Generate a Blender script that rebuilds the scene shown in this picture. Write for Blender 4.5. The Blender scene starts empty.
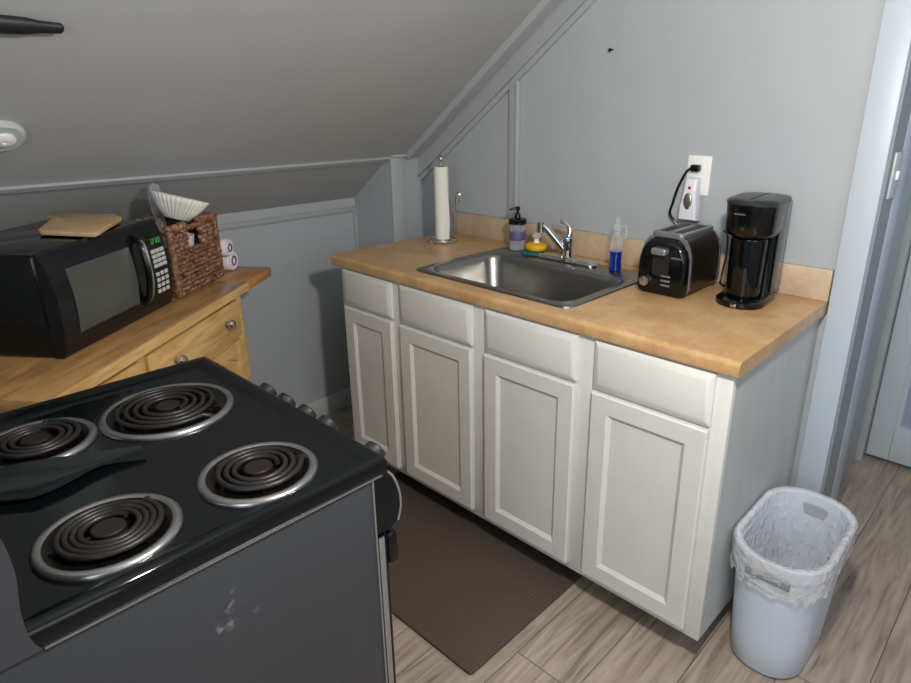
import bpy, bmesh, math, random
from mathutils import Vector, Matrix
random.seed(7)
PI = math.pi
sc = bpy.context.scene
COL = sc.collection

# ------------------------------------------------------------------ camera, light, exposure
cam_d = bpy.data.cameras.new('camera')
cam = bpy.data.objects.new('camera', cam_d); COL.objects.link(cam)
cam.location = (2.0610, -2.0012, 1.4689)
cam.rotation_euler = (math.radians(70.5536), math.radians(0.0307), math.radians(42.6408))
cam_d.sensor_fit = 'HORIZONTAL'; cam_d.sensor_width = 36
cam_d.lens = 638.36 / 911 * 36
cam_d.shift_x = -33.33 / 911; cam_d.shift_y = -15.08 / 911
cam_d.clip_start = 0.02
sc.camera = cam

sc.view_settings.view_transform = 'Standard'
sc.view_settings.look = 'None'
sc.view_settings.gamma = 1
sc.view_settings.use_curve_mapping = False
sc.view_settings.exposure = 0.36

world = bpy.data.worlds.new('world'); sc.world = world; world.use_nodes = True
wn = world.node_tree.nodes; wl = world.node_tree.links
sky = wn.new('ShaderNodeTexSky'); sky.sky_type = 'HOSEK_WILKIE'; sky.turbidity = 3
sky.sun_direction = (0.3, -0.5, 0.8)
wl.new(sky.outputs[0], wn['Background'].inputs[0]); wn['Background'].inputs[1].default_value = 0.8

def area(name, loc, rot, sx, sy, power, col):
    l = bpy.data.lights.new(name, 'AREA'); l.shape = 'RECTANGLE'; l.size = sx; l.size_y = sy
    l.energy = power; l.color = col
    o = bpy.data.objects.new(name, l); COL.objects.link(o); o.location = loc; o.rotation_euler = rot
    return o
# daylight through the two windows behind the viewer, and the kitchen's ceiling lamp
area('window_daylight_front', (2.55, -3.56, 1.55), (math.radians(90), 0, 0), 1.2, 1.1, 15, (0.84, 0.93, 1.0))
area('window_daylight_right', (3.36, -1.6, 1.5), (math.radians(90), 0, math.radians(90)), 1.1, 1.1, 7, (0.80, 0.91, 1.0))
area('hall_fill_light', (2.90, 0.525, 1.5), (math.radians(90), 0, math.radians(90)), 0.48, 1.05, 4.5, (0.80, 0.91, 1.0))  # added fill light for the hall, no source is seen there
pl = bpy.data.lights.new('pendant_bulb_light', 'POINT'); pl.shadow_soft_size = .05; pl.energy = 50; pl.color = (1.0, 0.95, 0.885)
plo = bpy.data.objects.new('pendant_bulb_light', pl); COL.objects.link(plo); plo.location = (1.86, -1.36, 1.70)

# ------------------------------------------------------------------ materials
def _mat(name):
    m = bpy.data.materials.new(name); m.use_nodes = True
    nt = m.node_tree; return m, nt, nt.nodes['Principled BSDF']
def srgb(h):
    c = [int(h[i:i+2], 16) / 255 for i in (0, 2, 4)]
    return tuple(x / 12.92 if x <= .04045 else ((x + .055) / 1.055) ** 2.4 for x in c) + (1,)
def mat(name, hx, rough=.5, metal=0, var=0.0, scale=8, stretch=(1, 1, 1), bump=0, bscale=60, coat=0, trans=0, alpha=1, ior=1.45, spec=None, rot=0, emit=None):
    m, nt, b = _mat(name); N = nt.nodes; L = nt.links
    c = srgb(hx) if isinstance(hx, str) else hx
    b.inputs['Base Color'].default_value = c
    b.inputs['Roughness'].default_value = rough; b.inputs['Metallic'].default_value = metal
    b.inputs['IOR'].default_value = ior
    b.inputs['Coat Weight'].default_value = coat
    b.inputs['Transmission Weight'].default_value = trans; b.inputs['Alpha'].default_value = alpha
    if spec is not None: b.inputs['Specular IOR Level'].default_value = spec
    if emit: b.inputs['Emission Color'].default_value = c; b.inputs['Emission Strength'].default_value = emit
    if var or bump:
        tc = N.new('ShaderNodeTexCoord'); mp = N.new('ShaderNodeMapping'); L.new(tc.outputs['Object'], mp.inputs[0])
        mp.inputs['Scale'].default_value = stretch; mp.inputs['Rotation'].default_value = (0, 0, rot)
    if var:
        n = N.new('ShaderNodeTexNoise'); n.inputs['Scale'].default_value = scale; n.inputs['Detail'].default_value = 5
        L.new(mp.outputs[0], n.inputs['Vector'])
        r = N.new('ShaderNodeValToRGB'); r.color_ramp.elements[0].position = .3; r.color_ramp.elements[1].position = .7
        r.color_ramp.elements[0].color = tuple(x * (1 - var) for x in c[:3]) + (1,)
        r.color_ramp.elements[1].color = tuple(min(1, x * (1 + var)) for x in c[:3]) + (1,)
        L.new(n.outputs['Fac'], r.inputs[0]); L.new(r.outputs[0], b.inputs['Base Color'])
    if bump:
        n2 = N.new('ShaderNodeTexNoise'); n2.inputs['Scale'].default_value = bscale; n2.inputs['Detail'].default_value = 4
        L.new(mp.outputs[0], n2.inputs['Vector'])
        bp = N.new('ShaderNodeBump'); bp.inputs['Strength'].default_value = bump; bp.inputs['Distance'].default_value = .004
        L.new(n2.outputs['Fac'], bp.inputs['Height']); L.new(bp.outputs[0], b.inputs['Normal'])
    return m
def ramp(N, stops):
    r = N.new('ShaderNodeValToRGB'); e = r.color_ramp.elements
    while len(e) < len(stops): e.new(.5)
    for k, (p, c) in enumerate(stops): e[k].position = p; e[k].color = srgb(c)
    return r
def wood(name, stops, scale, stretch, rough=.4, rot=0, coat=0.0):
    m, nt, b = _mat(name); N = nt.nodes; L = nt.links
    tc = N.new('ShaderNodeTexCoord'); mp = N.new('ShaderNodeMapping'); L.new(tc.outputs['Object'], mp.inputs[0])
    mp.inputs['Rotation'].default_value = (0, 0, rot); mp.inputs['Scale'].default_value = stretch
    n = N.new('ShaderNodeTexNoise'); n.inputs['Scale'].default_value = scale; n.inputs['Detail'].default_value = 6; n.inputs['Distortion'].default_value = .8
    L.new(mp.outputs[0], n.inputs['Vector'])
    r = ramp(N, stops); L.new(n.outputs['Fac'], r.inputs[0]); L.new(r.outputs[0], b.inputs['Base Color'])
    b.inputs['Roughness'].default_value = rough; b.inputs['Coat Weight'].default_value = coat
    return m
def floor_mat():
    m, nt, b = _mat('vinyl_plank'); N = nt.nodes; L = nt.links
    tc = N.new('ShaderNodeTexCoord'); mp = N.new('ShaderNodeMapping'); L.new(tc.outputs['Object'], mp.inputs[0])
    mp.inputs['Rotation'].default_value = (0, 0, PI / 2); mp.inputs['Location'].default_value = (0.3, PX, 0)
    br = N.new('ShaderNodeTexBrick'); br.offset = .37
    br.inputs['Scale'].default_value = 1; br.inputs['Brick Width'].default_value = 1.22; br.inputs['Row Height'].default_value = .19
    br.inputs['Mortar Size'].default_value = .0014; br.inputs['Mortar Smooth'].default_value = .2
    br.inputs['Color1'].default_value = (.38, .38, .38, 1); br.inputs['Color2'].default_value = (.62, .62, .62, 1); br.inputs['Mortar'].default_value = (.5, .5, .5, 1)
    L.new(mp.outputs[0], br.inputs['Vector'])
    m2 = N.new('ShaderNodeMapping'); L.new(tc.outputs['Object'], m2.inputs[0]); m2.inputs['Scale'].default_value = (20, 1.6, 1)
    addv = N.new('ShaderNodeVectorMath'); addv.operation = 'ADD'; L.new(m2.outputs[0], addv.inputs[0])
    sc_ = N.new('ShaderNodeVectorMath'); sc_.operation = 'SCALE'; L.new(br.outputs['Color'], sc_.inputs[0]); sc_.inputs['Scale'].default_value = 23
    L.new(sc_.outputs[0], addv.inputs[1])
    n = N.new('ShaderNodeTexNoise'); n.inputs['Scale'].default_value = 1.6; n.inputs['Detail'].default_value = 7; n.inputs['Distortion'].default_value = 1.6
    L.new(addv.outputs[0], n.inputs['Vector'])
    r = ramp(N, [(.27, '75665a'), (.40, '978779'), (.55, 'a89889'), (.72, 'b7a899')])
    L.new(n.outputs['Fac'], r.inputs[0])
    mx = N.new('ShaderNodeMix'); mx.data_type = 'RGBA'; mx.blend_type = 'MULTIPLY'; mx.inputs[0].default_value = .35
    L.new(r.outputs[0], mx.inputs[6])
    hv = N.new('ShaderNodeMath'); hv.operation = 'MULTIPLY_ADD'; hv.inputs[1].default_value = .5; hv.inputs[2].default_value = .72
    sep = N.new('ShaderNodeSeparateColor'); L.new(br.outputs['Color'], sep.inputs[0]); L.new(sep.outputs[0], hv.inputs[0])
    L.new(hv.outputs[0], mx.inputs[7])
    m3 = N.new('ShaderNodeMix'); m3.data_type = 'RGBA'; L.new(br.outputs['Fac'], m3.inputs[0])
    L.new(mx.outputs[2], m3.inputs[6]); m3.inputs[7].default_value = srgb('4a4138')
    L.new(m3.outputs[2], b.inputs['Base Color'])
    b.inputs['Roughness'].default_value = .42
    return m
PX = 0.155
def laminate_mat(name='tan_laminate', pale=0):
    m, nt, b = _mat(name); N = nt.nodes; L = nt.links
    tc = N.new('ShaderNodeTexCoord')
    n = N.new('ShaderNodeTexNoise'); n.inputs['Scale'].default_value = 9; n.inputs['Detail'].default_value = 8; n.inputs['Roughness'].default_value = .75
    L.new(tc.outputs['Object'], n.inputs['Vector'])
    r = ramp(N, [(.3, 'a58156'), (.5, 'bc966a'), (.62, 'c8a578'), (.75, 'ad8a5e')])
    if pale: r = ramp(N, [(.3, 'a68f74'), (.5, 'bca488'), (.62, 'c6b096'), (.75, 'af997d')])
    L.new(n.outputs['Fac'], r.inputs[0]); L.new(r.outputs[0], b.inputs['Base Color'])
    b.inputs['Roughness'].default_value = .33
    return m
def mat_rug():
    m, nt, b = _mat('brown_rubber_weave'); N = nt.nodes; L = nt.links
    tc = N.new('ShaderNodeTexCoord')
    n0 = N.new('ShaderNodeTexNoise'); n0.inputs['Scale'].default_value = 5; L.new(tc.outputs['Object'], n0.inputs['Vector'])
    ad = N.new('ShaderNodeVectorMath'); ad.operation = 'MULTIPLY_ADD'; ad.inputs[1].default_value = (.05, .05, 0)
    L.new(n0.outputs['Color'], ad.inputs[0]); L.new(tc.outputs['Object'], ad.inputs[2])
    w = N.new('ShaderNodeTexWave'); w.bands_direction = 'Y'; w.inputs['Scale'].default_value = 32; w.inputs['Distortion'].default_value = 3; w.inputs['Detail'].default_value = 2
    L.new(ad.outputs[0], w.inputs['Vector'])
    w2 = N.new('ShaderNodeTexWave'); w2.bands_direction = 'X'; w2.inputs['Scale'].default_value = 46; w2.inputs['Distortion'].default_value = 2
    L.new(ad.outputs[0], w2.inputs['Vector'])
    mu = N.new('ShaderNodeMath'); mu.operation = 'MULTIPLY'; L.new(w.outputs['Fac'], mu.inputs[0]); L.new(w2.outputs['Fac'], mu.inputs[1])
    r = ramp(N, [(0, '453932'), (1, '66574c')]); L.new(mu.outputs[0], r.inputs[0]); L.new(r.outputs[0], b.inputs['Base Color'])
    bp = N.new('ShaderNodeBump'); bp.inputs['Strength'].default_value = .6; bp.inputs['Distance'].default_value = .003
    L.new(mu.outputs[0], bp.inputs['Height']); L.new(bp.outputs[0], b.inputs['Normal'])
    b.inputs['Roughness'].default_value = .75
    return m
def stove_side_mat():
    m, nt, b = _mat('black_enamel_scuffed'); N = nt.nodes; L = nt.links
    tc = N.new('ShaderNodeTexCoord')
    n = N.new('ShaderNodeTexNoise'); n.inputs['Scale'].default_value = 34; n.inputs['Detail'].default_value = 9; n.inputs['Roughness'].default_value = .72
    L.new(tc.outputs['Object'], n.inputs['Vector'])
    n2 = N.new('ShaderNodeTexNoise'); n2.inputs['Scale'].default_value = 4.5; L.new(tc.outputs['Object'], n2.inputs['Vector'])
    mu = N.new('ShaderNodeMath'); mu.operation = 'MULTIPLY'; L.new(n.outputs['Fac'], mu.inputs[0]); L.new(n2.outputs['Fac'], mu.inputs[1])
    r = ramp(N, [(.372, '34363a'), (.47, '73777a')]); L.new(mu.outputs[0], r.inputs[0]); L.new(r.outputs[0], b.inputs['Base Color'])
    b.inputs['Roughness'].default_value = .3
    return m

M = {}
M['wall'] = mat('wall_paint', 'a9aeb2', .55, var=.03, scale=3, bump=.05, bscale=40)
M['ceil'] = mat('ceiling_paint', 'a3a3a2', .6, var=.03, scale=2)
M['trimpaint'] = mat('trim_paint', 'a6aaab', .45)
M['casing'] = mat('casing_paint', 'b7c0ca', .4)
M['white'] = mat('cabinet_white', 'd3d2ce', .42, var=.02, scale=12)
M['base_white'] = mat('baseboard_white', 'c9cdcd', .4)
M['floor'] = floor_mat()
M['lam'] = laminate_mat(); M['lampale'] = laminate_mat('pale_laminate', 1)
M['rug'] = mat_rug()
M['steel'] = mat('brushed_steel', '9c9a96', .28, 1, var=.06, scale=30, stretch=(1, 12, 1))
M['chrome'] = mat('chrome', 'd8d8d8', .08, 1)
M['dullchrome'] = mat('drip_ring_chrome', 'a6a7a7', .3, .95, var=.08, scale=25)
M['black'] = mat('black_enamel', '0a0e11', .08, spec=.38)
M['blackp'] = mat('black_plastic', '0a0b0c', .15)
M['blackm'] = mat('black_matte', '1b1b1d', .5)
M['bowl'] = mat('burnt_drip_bowl', '1d1916', .25, .6, var=.4, scale=30)
M['coil'] = mat('burner_coil_iron', '34302f', .42, .6, var=.25, scale=40)
M['side'] = stove_side_mat()
M['edge'] = mat('worn_steel_edge', 'a5a7a8', .35, .8)
CA = math.radians(37.5)
M['pine'] = wood('honey_pine', [(.3, 'b38a50'), (.5, 'c8a065'), (.65, 'd3ae74'), (.8, 'bb9258')], 7, (7, 1, 7), .36, -CA)
M['pinetop'] = wood('honey_pine_top', [(.3, '876440'), (.5, '9f7a4c'), (.62, 'aa8454'), (.8, '8c6843')], 6, (6, .8, 6), .3, -CA, .2)
M['pineend'] = wood('honey_pine_leaf', [(.3, '8f6238'), (.5, 'a87546'), (.7, 'b27f4e')], 8, (6, .9, 6), .34, -CA)
M['pewter'] = mat('pewter_knob', 'c3c1bd', .22, 1)
M['mwblack'] = mat('microwave_black', '07090b', .14)
M['mwdoor'] = mat('microwave_door', '0e1012', .18)
M['mwglass'] = mat('microwave_window', '464743', .2, var=.1, scale=5)
M['silverkey'] = mat('silver_key', 'b9b7b4', .4)
M['green'] = mat('green_digits', (.05, .38, .07, 1), .4, emit=.25)
M['board'] = wood('bamboo_board', [(.3, 'a5885f'), (.5, 'b99a70'), (.7, 'c5a77d')], 9, (2, 14, 2), .5, -CA)
M['wicker'] = wood('water_hyacinth', [(.32, '3a231a'), (.46, '6d4a36'), (.58, '8a6549'), (.72, 'b08d69')], 70, (1, 1, 1), .55)
M['paper'] = mat('white_paper', 'd6d4cc', .8)
M['towelpaper'] = mat('paper_towel', 'e2e0d6', .85, bump=.35, bscale=90)
M['cuppaper'] = mat('white_cup', 'd9dcde', .5)
M['purple'] = mat('purple_print', '6e4a77', .7)
M['roll'] = mat('printed_cloth', 'd8d3d4', .8, var=.06, scale=30)
def film(name, tint, amt, rough=.25, crinkle=0):
    m = bpy.data.materials.new(name); m.use_nodes = True; nt = m.node_tree; N = nt.nodes; L = nt.links
    b = N['Principled BSDF']; b.inputs['Base Color'].default_value = srgb(tint); b.inputs['Roughness'].default_value = rough
    if crinkle:
        tc = N.new('ShaderNodeTexCoord'); vo = N.new('ShaderNodeTexVoronoi'); vo.feature = 'DISTANCE_TO_EDGE'; vo.inputs['Scale'].default_value = 24
        nz = N.new('ShaderNodeTexNoise'); nz.inputs['Scale'].default_value = 14; ad = N.new('ShaderNodeVectorMath'); ad.operation = 'MULTIPLY_ADD'; ad.inputs[1].default_value = (.12, .12, .12)
        L.new(tc.outputs['Object'], nz.inputs['Vector']); L.new(nz.outputs['Color'], ad.inputs[0]); L.new(tc.outputs['Object'], ad.inputs[2]); L.new(ad.outputs[0], vo.inputs['Vector'])
        bp = N.new('ShaderNodeBump'); bp.inputs['Strength'].default_value = crinkle; bp.inputs['Distance'].default_value = .02
        L.new(vo.outputs['Distance'], bp.inputs['Height']); L.new(bp.outputs[0], b.inputs['Normal'])
    t = N.new('ShaderNodeBsdfTransparent'); mx = N.new('ShaderNodeMixShader')
    lw = N.new('ShaderNodeLayerWeight'); lw.inputs[0].default_value = .45
    ma = N.new('ShaderNodeMath'); ma.operation = 'MULTIPLY_ADD'; ma.inputs[1].default_value = .55; ma.inputs[2].default_value = amt; ma.use_clamp = True
    L.new(lw.outputs['Facing'], ma.inputs[0]); L.new(ma.outputs[0], mx.inputs[0]); L.new(t.outputs[0], mx.inputs[1]); L.new(b.outputs[0], mx.inputs[2])
    L.new(mx.outputs[0], N['Material Output'].inputs[0])
    return m
M['film'] = film('clear_bin_liner', 'e9e9ec', .24, .12, .5)
M['bag'] = film('clear_plastic_bag', 'e9ebee', .08, .2, .8)
M['binp'] = mat('bin_white_plastic', 'c6d2e0', .38)
M['clear'] = film('clear_plastic', 'dfe6ea', .10, .08)
M['soapliq'] = film('clear_soap', 'b9bccb', .35, .1)
M['label'] = mat('purple_label', '5d5578', .5)
M['blue'] = mat('blue_dish_soap', '0a277f', .12, coat=.5)
M['yellow'] = mat('yellow_scrubber', 'e0a90f', .6, bump=.5, bscale=200)
M['sponge'] = mat('green_scouring_pad', '17625a', .9, bump=.8, bscale=200)
M['plate'] = mat('outlet_white', 'e9e9e6', .35)
M['socket'] = mat('outlet_slots', '2a2a2a', .5)
M['devwhite'] = mat('device_white', 'dcd8e4', .35)
M['red'] = mat('red_button', 'a8222e', .4)
M['silver'] = mat('silver_grille', 'a6a39a', .3, .9, var=.35, scale=90)
M['toastdark'] = mat('toaster_dark_metal', '4a423b', .28, .85)
M['toastchrome'] = mat('toaster_grey_top', '8d9093', .3, .6)
M['smoke'] = film('smoky_water_tank', '4a5056', .55, .12)
M['doorw'] = mat('hall_door_white', 'bfc8ce', .4)
M['doorpane'] = mat('hall_door_blue_panel', '97a4b6', .35)
M['switch'] = mat('switch_plate', 'b9bfc0', .35)
M['frost'] = mat('frosted_plate', 'b9c2c0', .3)
M['toe'] = mat('toe_kick_dark', '3d3f41', .6)

# ------------------------------------------------------------------ builders
def rrect(cx, cy, hx, hy, r, n=6):
    pts = []
    for sx, sy, a0 in ((1, 1, 0), (-1, 1, 90), (-1, -1, 180), (1, -1, 270)):
        for k in range(n + 1):
            a = math.radians(a0 + 90 * k / n)
            pts.append((cx + sx * (hx - r) + r * math.cos(a), cy + sy * (hy - r) + r * math.sin(a)))
    return pts
class MB:
    def __init__(s): s.bm = bmesh.new()
    def _add(s, b2, mx=None):
        if mx is not None: bmesh.ops.transform(b2, matrix=mx, verts=b2.verts)
        me = bpy.data.meshes.new('tmp'); b2.to_mesh(me); b2.free(); s.bm.from_mesh(me); bpy.data.meshes.remove(me); return s
    def box(s, a, b, bev=0, seg=2, mx=None):
        b2 = bmesh.new(); bmesh.ops.create_cube(b2, size=1)
        for v in b2.verts:
            v.co = Vector([(a[i] + b[i]) / 2 + v.co[i] * (b[i] - a[i]) for i in range(3)])
        if bev: bmesh.ops.bevel(b2, geom=b2.edges[:], offset=bev, segments=seg, affect='EDGES', profile=.5)
        return s._add(b2, mx)
    def loft(s, loops, cap0=True, cap1=True, closed=True, mx=None):
        b2 = bmesh.new(); V = [[b2.verts.new(p) for p in lp] for lp in loops]; n = len(V[0])
        for i in range(len(V) - 1):
            for j in range(n if closed else n - 1):
                k = (j + 1) % n
                try: b2.faces.new((V[i][j], V[i][k], V[i + 1][k], V[i + 1][j]))
                except ValueError: pass
        if closed and cap0: b2.faces.new(V[0][::-1])
        if closed and cap1: b2.faces.new(V[-1])
        bmesh.ops.recalc_face_normals(b2, faces=b2.faces)
        return s._add(b2, mx)
    def lathe(s, prof, n=32, mx=None, center=(0, 0, 0)):
        c = center
        loops = [[(c[0] + r * math.cos(2 * PI * k / n), c[1] + r * math.sin(2 * PI * k / n), c[2] + z) for k in range(n)] for r, z in prof]
        return s.loft(loops, mx=mx)
    def cyl(s, p, q, r, r2=None, n=20):
        return s.tube([p, q], [r, r if r2 is None else r2], n)
    def tube(s, pts, r, n=10, cap=True):
        P = [Vector(p) for p in pts]; m = len(P)
        R = r if isinstance(r, (list, tuple)) else [r] * m
        t0 = (P[1] - P[0]).normalized(); up = Vector((0, 0, 1)) if abs(t0.z) < .9 else Vector((1, 0, 0))
        u = t0.cross(up).normalized(); loops = []
        for i in range(m):
            t = (P[min(i + 1, m - 1)] - P[max(i - 1, 0)]).normalized()
            u = (u - t * u.dot(t)).normalized(); v = t.cross(u)
            loops.append([P[i] + (u * math.cos(2 * PI * k / n) + v * math.sin(2 * PI * k / n)) * R[i] for k in range(n)])
        return s.loft(loops, cap, cap)
    def prism(s, poly, z0, z1, bev=0, mx=None):
        b2 = bmesh.new()
        lo = [b2.verts.new((x, y, z0)) for x, y in poly]; hi = [b2.verts.new((x, y, z1)) for x, y in poly]
        b2.faces.new(lo[::-1]); b2.faces.new(hi); n = len(poly)
        for i in range(n): b2.faces.new((lo[i], lo[(i + 1) % n], hi[(i + 1) % n], hi[i]))
        bmesh.ops.recalc_face_normals(b2, faces=b2.faces)
        if bev: bmesh.ops.bevel(b2, geom=b2.edges[:], offset=bev, segments=2, affect='EDGES', profile=.5)
        return s._add(b2, mx)
    def sphere(s, c, r, sq=(1, 1, 1), n=16):
        b2 = bmesh.new(); bmesh.ops.create_uvsphere(b2, u_segments=n * 2, v_segments=n, radius=r)
        for v in b2.verts: v.co = Vector((c[0] + v.co.x * sq[0], c[1] + v.co.y * sq[1], c[2] + v.co.z * sq[2]))
        return s._add(b2)
    def build(s, name, m, parent=None, smooth=35):
        me = bpy.data.meshes.new(name)
        bmesh.ops.recalc_face_normals(s.bm, faces=s.bm.faces)
        s.bm.to_mesh(me); s.bm.free()
        for p in me.polygons: p.use_smooth = True
        try: me.set_sharp_from_angle(angle=math.radians(smooth))
        except Exception: pass
        o = bpy.data.objects.new(name, me); COL.objects.link(o)
        ms = m if isinstance(m, list) else [m]
        for mm in ms: me.materials.append(mm)
        if parent: o.parent = parent
        return o
def thing(name, label, cat, loc=(0, 0, 0), rz=0, group=None):
    o = bpy.data.objects.new(name, None); COL.objects.link(o); o.empty_display_size = .05
    o.location = loc; o.rotation_euler = (0, 0, rz)
    return tag(o, label, cat, group)
def tag(o, label, cat, group=None):
    o['label'] = label; o['category'] = cat
    if group: o['group'] = group
    return o
def struct(o, label, cat):
    o['kind'] = 'structure'; o['label'] = label; o['category'] = cat; return o
def smooth_path(pts, n=8):
    P = [Vector(p) for p in pts]; out = []
    for i in range(len(P) - 1):
        a, b, c, d = P[max(i - 1, 0)], P[i], P[i + 1], P[min(i + 2, len(P) - 1)]
        for k in range(n):
            t = k / n
            out.append(.5 * ((2 * b) + (c - a) * t + (2 * a - 5 * b + 4 * c - d) * t * t + (3 * b - a - 3 * c + d) * t ** 3))
    out.append(P[-1]); return out

# ------------------------------------------------------------------ setting
XK = -.47            # knee wall of the alcove
XP = -.20            # short wall beside the counter
YC = -.19            # cheek of the alcove
SM, SK = .732, 1.384 # sloped ceiling z = SK + SM x
XR, YF, ZC = 3.40, -3.60, 2.30
XD0, XD1, ZD = 1.66, 2.45, 2.02
def zc(x): return SK + SM * x
S = struct
o = MB().box((-1.0, YF - .1, -.06), (XR + .1, 1.1, 0)).build('floor', M['floor']); S(o, 'grey brown wood plank floor under the whole kitchen', 'floor')
b = MB()
b.box((XP - .4, 0, 0), (XD0, .12, ZC)); b.box((XD0, 0, ZD), (XD1, .12, ZC)); b.box((XD1, 0, 0), (XR + .1, .12, ZC))
S(b.build('wall_back', M['wall']), 'pale grey painted wall behind the sink counter', 'wall')
b = MB(); b.box((XK - .1, YF, 0), (XK, YC, zc(XK)))
S(b.build('wall_left', M['wall']), 'low grey knee wall under the sloped ceiling', 'wall')
b = MB(); b.box((XK - .1, YC, 0), (XP, 0, 1.55))
S(b.build('wall_corner', M['wall']), 'boxed out grey wall corner at the left end of the counter', 'wall')
# sloped ceiling
b = MB(); x1 = (ZC - SK) / SM
t = .08
b.loft([[(XK - .1, y, zc(XK - .1)), (x1, y, ZC), (x1, y, ZC + t), (XK - .1, y, zc(XK - .1) + t)] for y in (YF, 0)])
S(b.build('ceiling_slope', M['ceil']), 'sloped grey attic ceiling above the wooden cart', 'ceiling')
b = MB(); b.box((x1, YF, ZC), (XR + .1, 0, ZC + .08))
S(b.build('ceiling', M['ceil']), 'flat grey ceiling over the room', 'ceiling')
# unseen walls with the two windows
WX0, WX1, WZ0, WZ1 = 1.9, 3.2, .95, 2.1
b = MB(); b.box((-1, YF - .1, 0), (WX0, YF, ZC)); b.box((WX1, YF - .1, 0), (XR + .1, YF, ZC)); b.box((WX0, YF - .1, 0), (WX1, YF, WZ0)); b.box((WX0, YF - .1, WZ1), (WX1, YF, ZC))
S(b.build('wall_front', M['wall']), 'grey wall with a window behind the viewer', 'wall')
b = MB(); VY0, VY1 = -2.2, -1.0
b.box((XR, YF, 0), (XR + .1, VY0, ZC)); b.box((XR, VY1, 0), (XR + .1, 0, ZC)); b.box((XR, VY0, 0), (XR + .1, VY1, WZ0)); b.box((XR, VY0, WZ1), (XR + .1, VY1, ZC))
S(b.build('wall_right', M['wall']), 'grey wall with a window on the right', 'wall')
def wframe(name, lo, hi, ax, label):
    b = MB(); w = .05
    def bar(u0, z0, u1, z1):
        if ax == 'y': b.box((u0, YF - .06, z0), (u1, YF + .015, z1))
        else: b.box((XR - .015, u0, z0), (XR + .06, u1, z1))
    bar(lo, WZ0, lo + w, WZ1); bar(hi - w, WZ0, hi, WZ1); bar(lo + w, WZ0, hi - w, WZ0 + w); bar(lo + w, WZ1 - w, hi - w, WZ1); bar(lo + w, (WZ0 + WZ1) / 2 - .02, hi - w, (WZ0 + WZ1) / 2 + .02)
    S(b.build(name, M['base_white']), label, 'window')
wframe('window_1', WX0, WX1, 'y', 'white sash window in the wall behind the viewer')
b = MB()
for y0, z0, y1, z1 in ((.27, .95, .31, 2.05), (.74, .95, .78, 2.05), (.31, .95, .74, .99), (.31, 2.01, .74, 2.05), (.31, 1.48, .74, 1.52)): b.box((2.84, y0, z0), (2.94, y1, z1))
S(b.build('added_window_3', M['base_white']), 'unseen white sash window added at the right end of the hall for its light', 'window')  # unseen window, added to go with the hall fill light
wframe('window_2', VY0, VY1, 'x', 'white sash window in the right wall')
# hall beyond the doorway
b = MB(); b.box((XD0 - .2, .12, 0), (1.585, .95, ZC))
S(b.build('wall_hall_left', M['wall']), 'grey hall wall past the doorway', 'wall')
b = MB(); b.box((XD0 - .12, .95, 0), (2.9, 1.05, ZC))
S(b.build('wall_hall_end', M['wall']), 'grey hall end wall around the glazed door', 'wall')
b = MB(); b.box((2.85, .12, 0), (2.95, .27, ZC)); b.box((2.85, .78, 0), (2.95, .95, ZC)); b.box((2.85, .27, 0), (2.95, .78, .95)); b.box((2.85, .27, 2.05), (2.95, .78, ZC))
S(b.build('wall_hall_right', M['wall']), 'grey hall wall at the right', 'wall')
b = MB(); b.box((XD0 - .12, .12, ZC), (2.95, 1.05, ZC + .08))
S(b.build('ceiling_hall', M['ceil']), 'flat ceiling of the hall', 'ceiling')
# hall door
b = MB(); Y0, Y1 = .905, .95
DX0, DX1 = 1.615, 2.40
b.box((DX0, Y0, .02), (DX0 + .085, Y1, 2.0), .004); b.box((DX1 - .085, Y0, .02), (DX1, Y1, 2.0), .004)
b.box((DX0 + .085, Y0, .02), (DX1 - .085, Y1, .17), .004); b.box((DX0 + .085, Y0, 1.9), (DX1 - .085, Y1, 2.0), .004); b.box((DX0 + .085, Y0, .98), (DX1 - .085, Y1, 1.08), .004)
d1 = S(b.build('door_1', M['doorw']), 'white hall door with pale blue panels beyond the doorway', 'door')
b = MB(); b.box((DX0 + .08, Y0 + .015, .16), (DX1 - .08, Y1 - .01, .99)); b.box((DX0 + .08, Y0 + .015, 1.07), (DX1 - .08, Y1 - .01, 1.91)); b.build('panel', M['doorpane'], d1)
b = MB()
for z0, z1 in ((.17, .98), (1.08, 1.9)):
    b.box((DX0 + .085, Y0 + .004, z0), (DX0 + .1, Y0 + .02, z1)); b.box((DX1 - .1, Y0 + .004, z0), (DX1 - .085, Y0 + .02, z1)); b.box((DX0 + .1, Y0 + .004, z0), (DX1 - .1, Y0 + .02, z0 + .015)); b.box((DX0 + .1, Y0 + .004, z1 - .015), (DX1 - .1, Y0 + .02, z1))
b.build('panel_moulding', M['doorw'], d1)
# door casing and jamb
b = MB(); b.box((XD0 - .075, -.02, 0), (XD0, 0, ZD + .07), .003); b.box((XD1, -.02, 0), (XD1 + .075, 0, ZD + .07), .003); b.box((XD0, -.02, ZD), (XD1, 0, ZD + .07), .003)
S(b.build('trim_1', M['casing']), 'pale painted door casing at the right of the counter', 'door casing')
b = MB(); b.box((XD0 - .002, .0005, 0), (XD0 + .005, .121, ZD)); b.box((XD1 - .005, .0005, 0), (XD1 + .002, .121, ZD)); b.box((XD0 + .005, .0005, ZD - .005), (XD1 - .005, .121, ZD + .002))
S(b.build('trim_10', mat('jamb_shade_grey', '858d90', .45)), 'door jamb lining the doorway, its shade put in as darker grey', 'door jamb')  # the jamb's unlit darkness is put into its base colour
b = MB(); b.box((1.58, .122, 0), (XD0 + .006, .225, ZD), .003)
S(b.build('trim_2', M['casing']), 'bright narrow door stop inside the doorway', 'trim')
b = MB(); b.box((1.585, .30, 0), (1.60, .37, ZD)); b.box((1.585, .86, 0), (1.612, .90, ZD))
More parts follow.
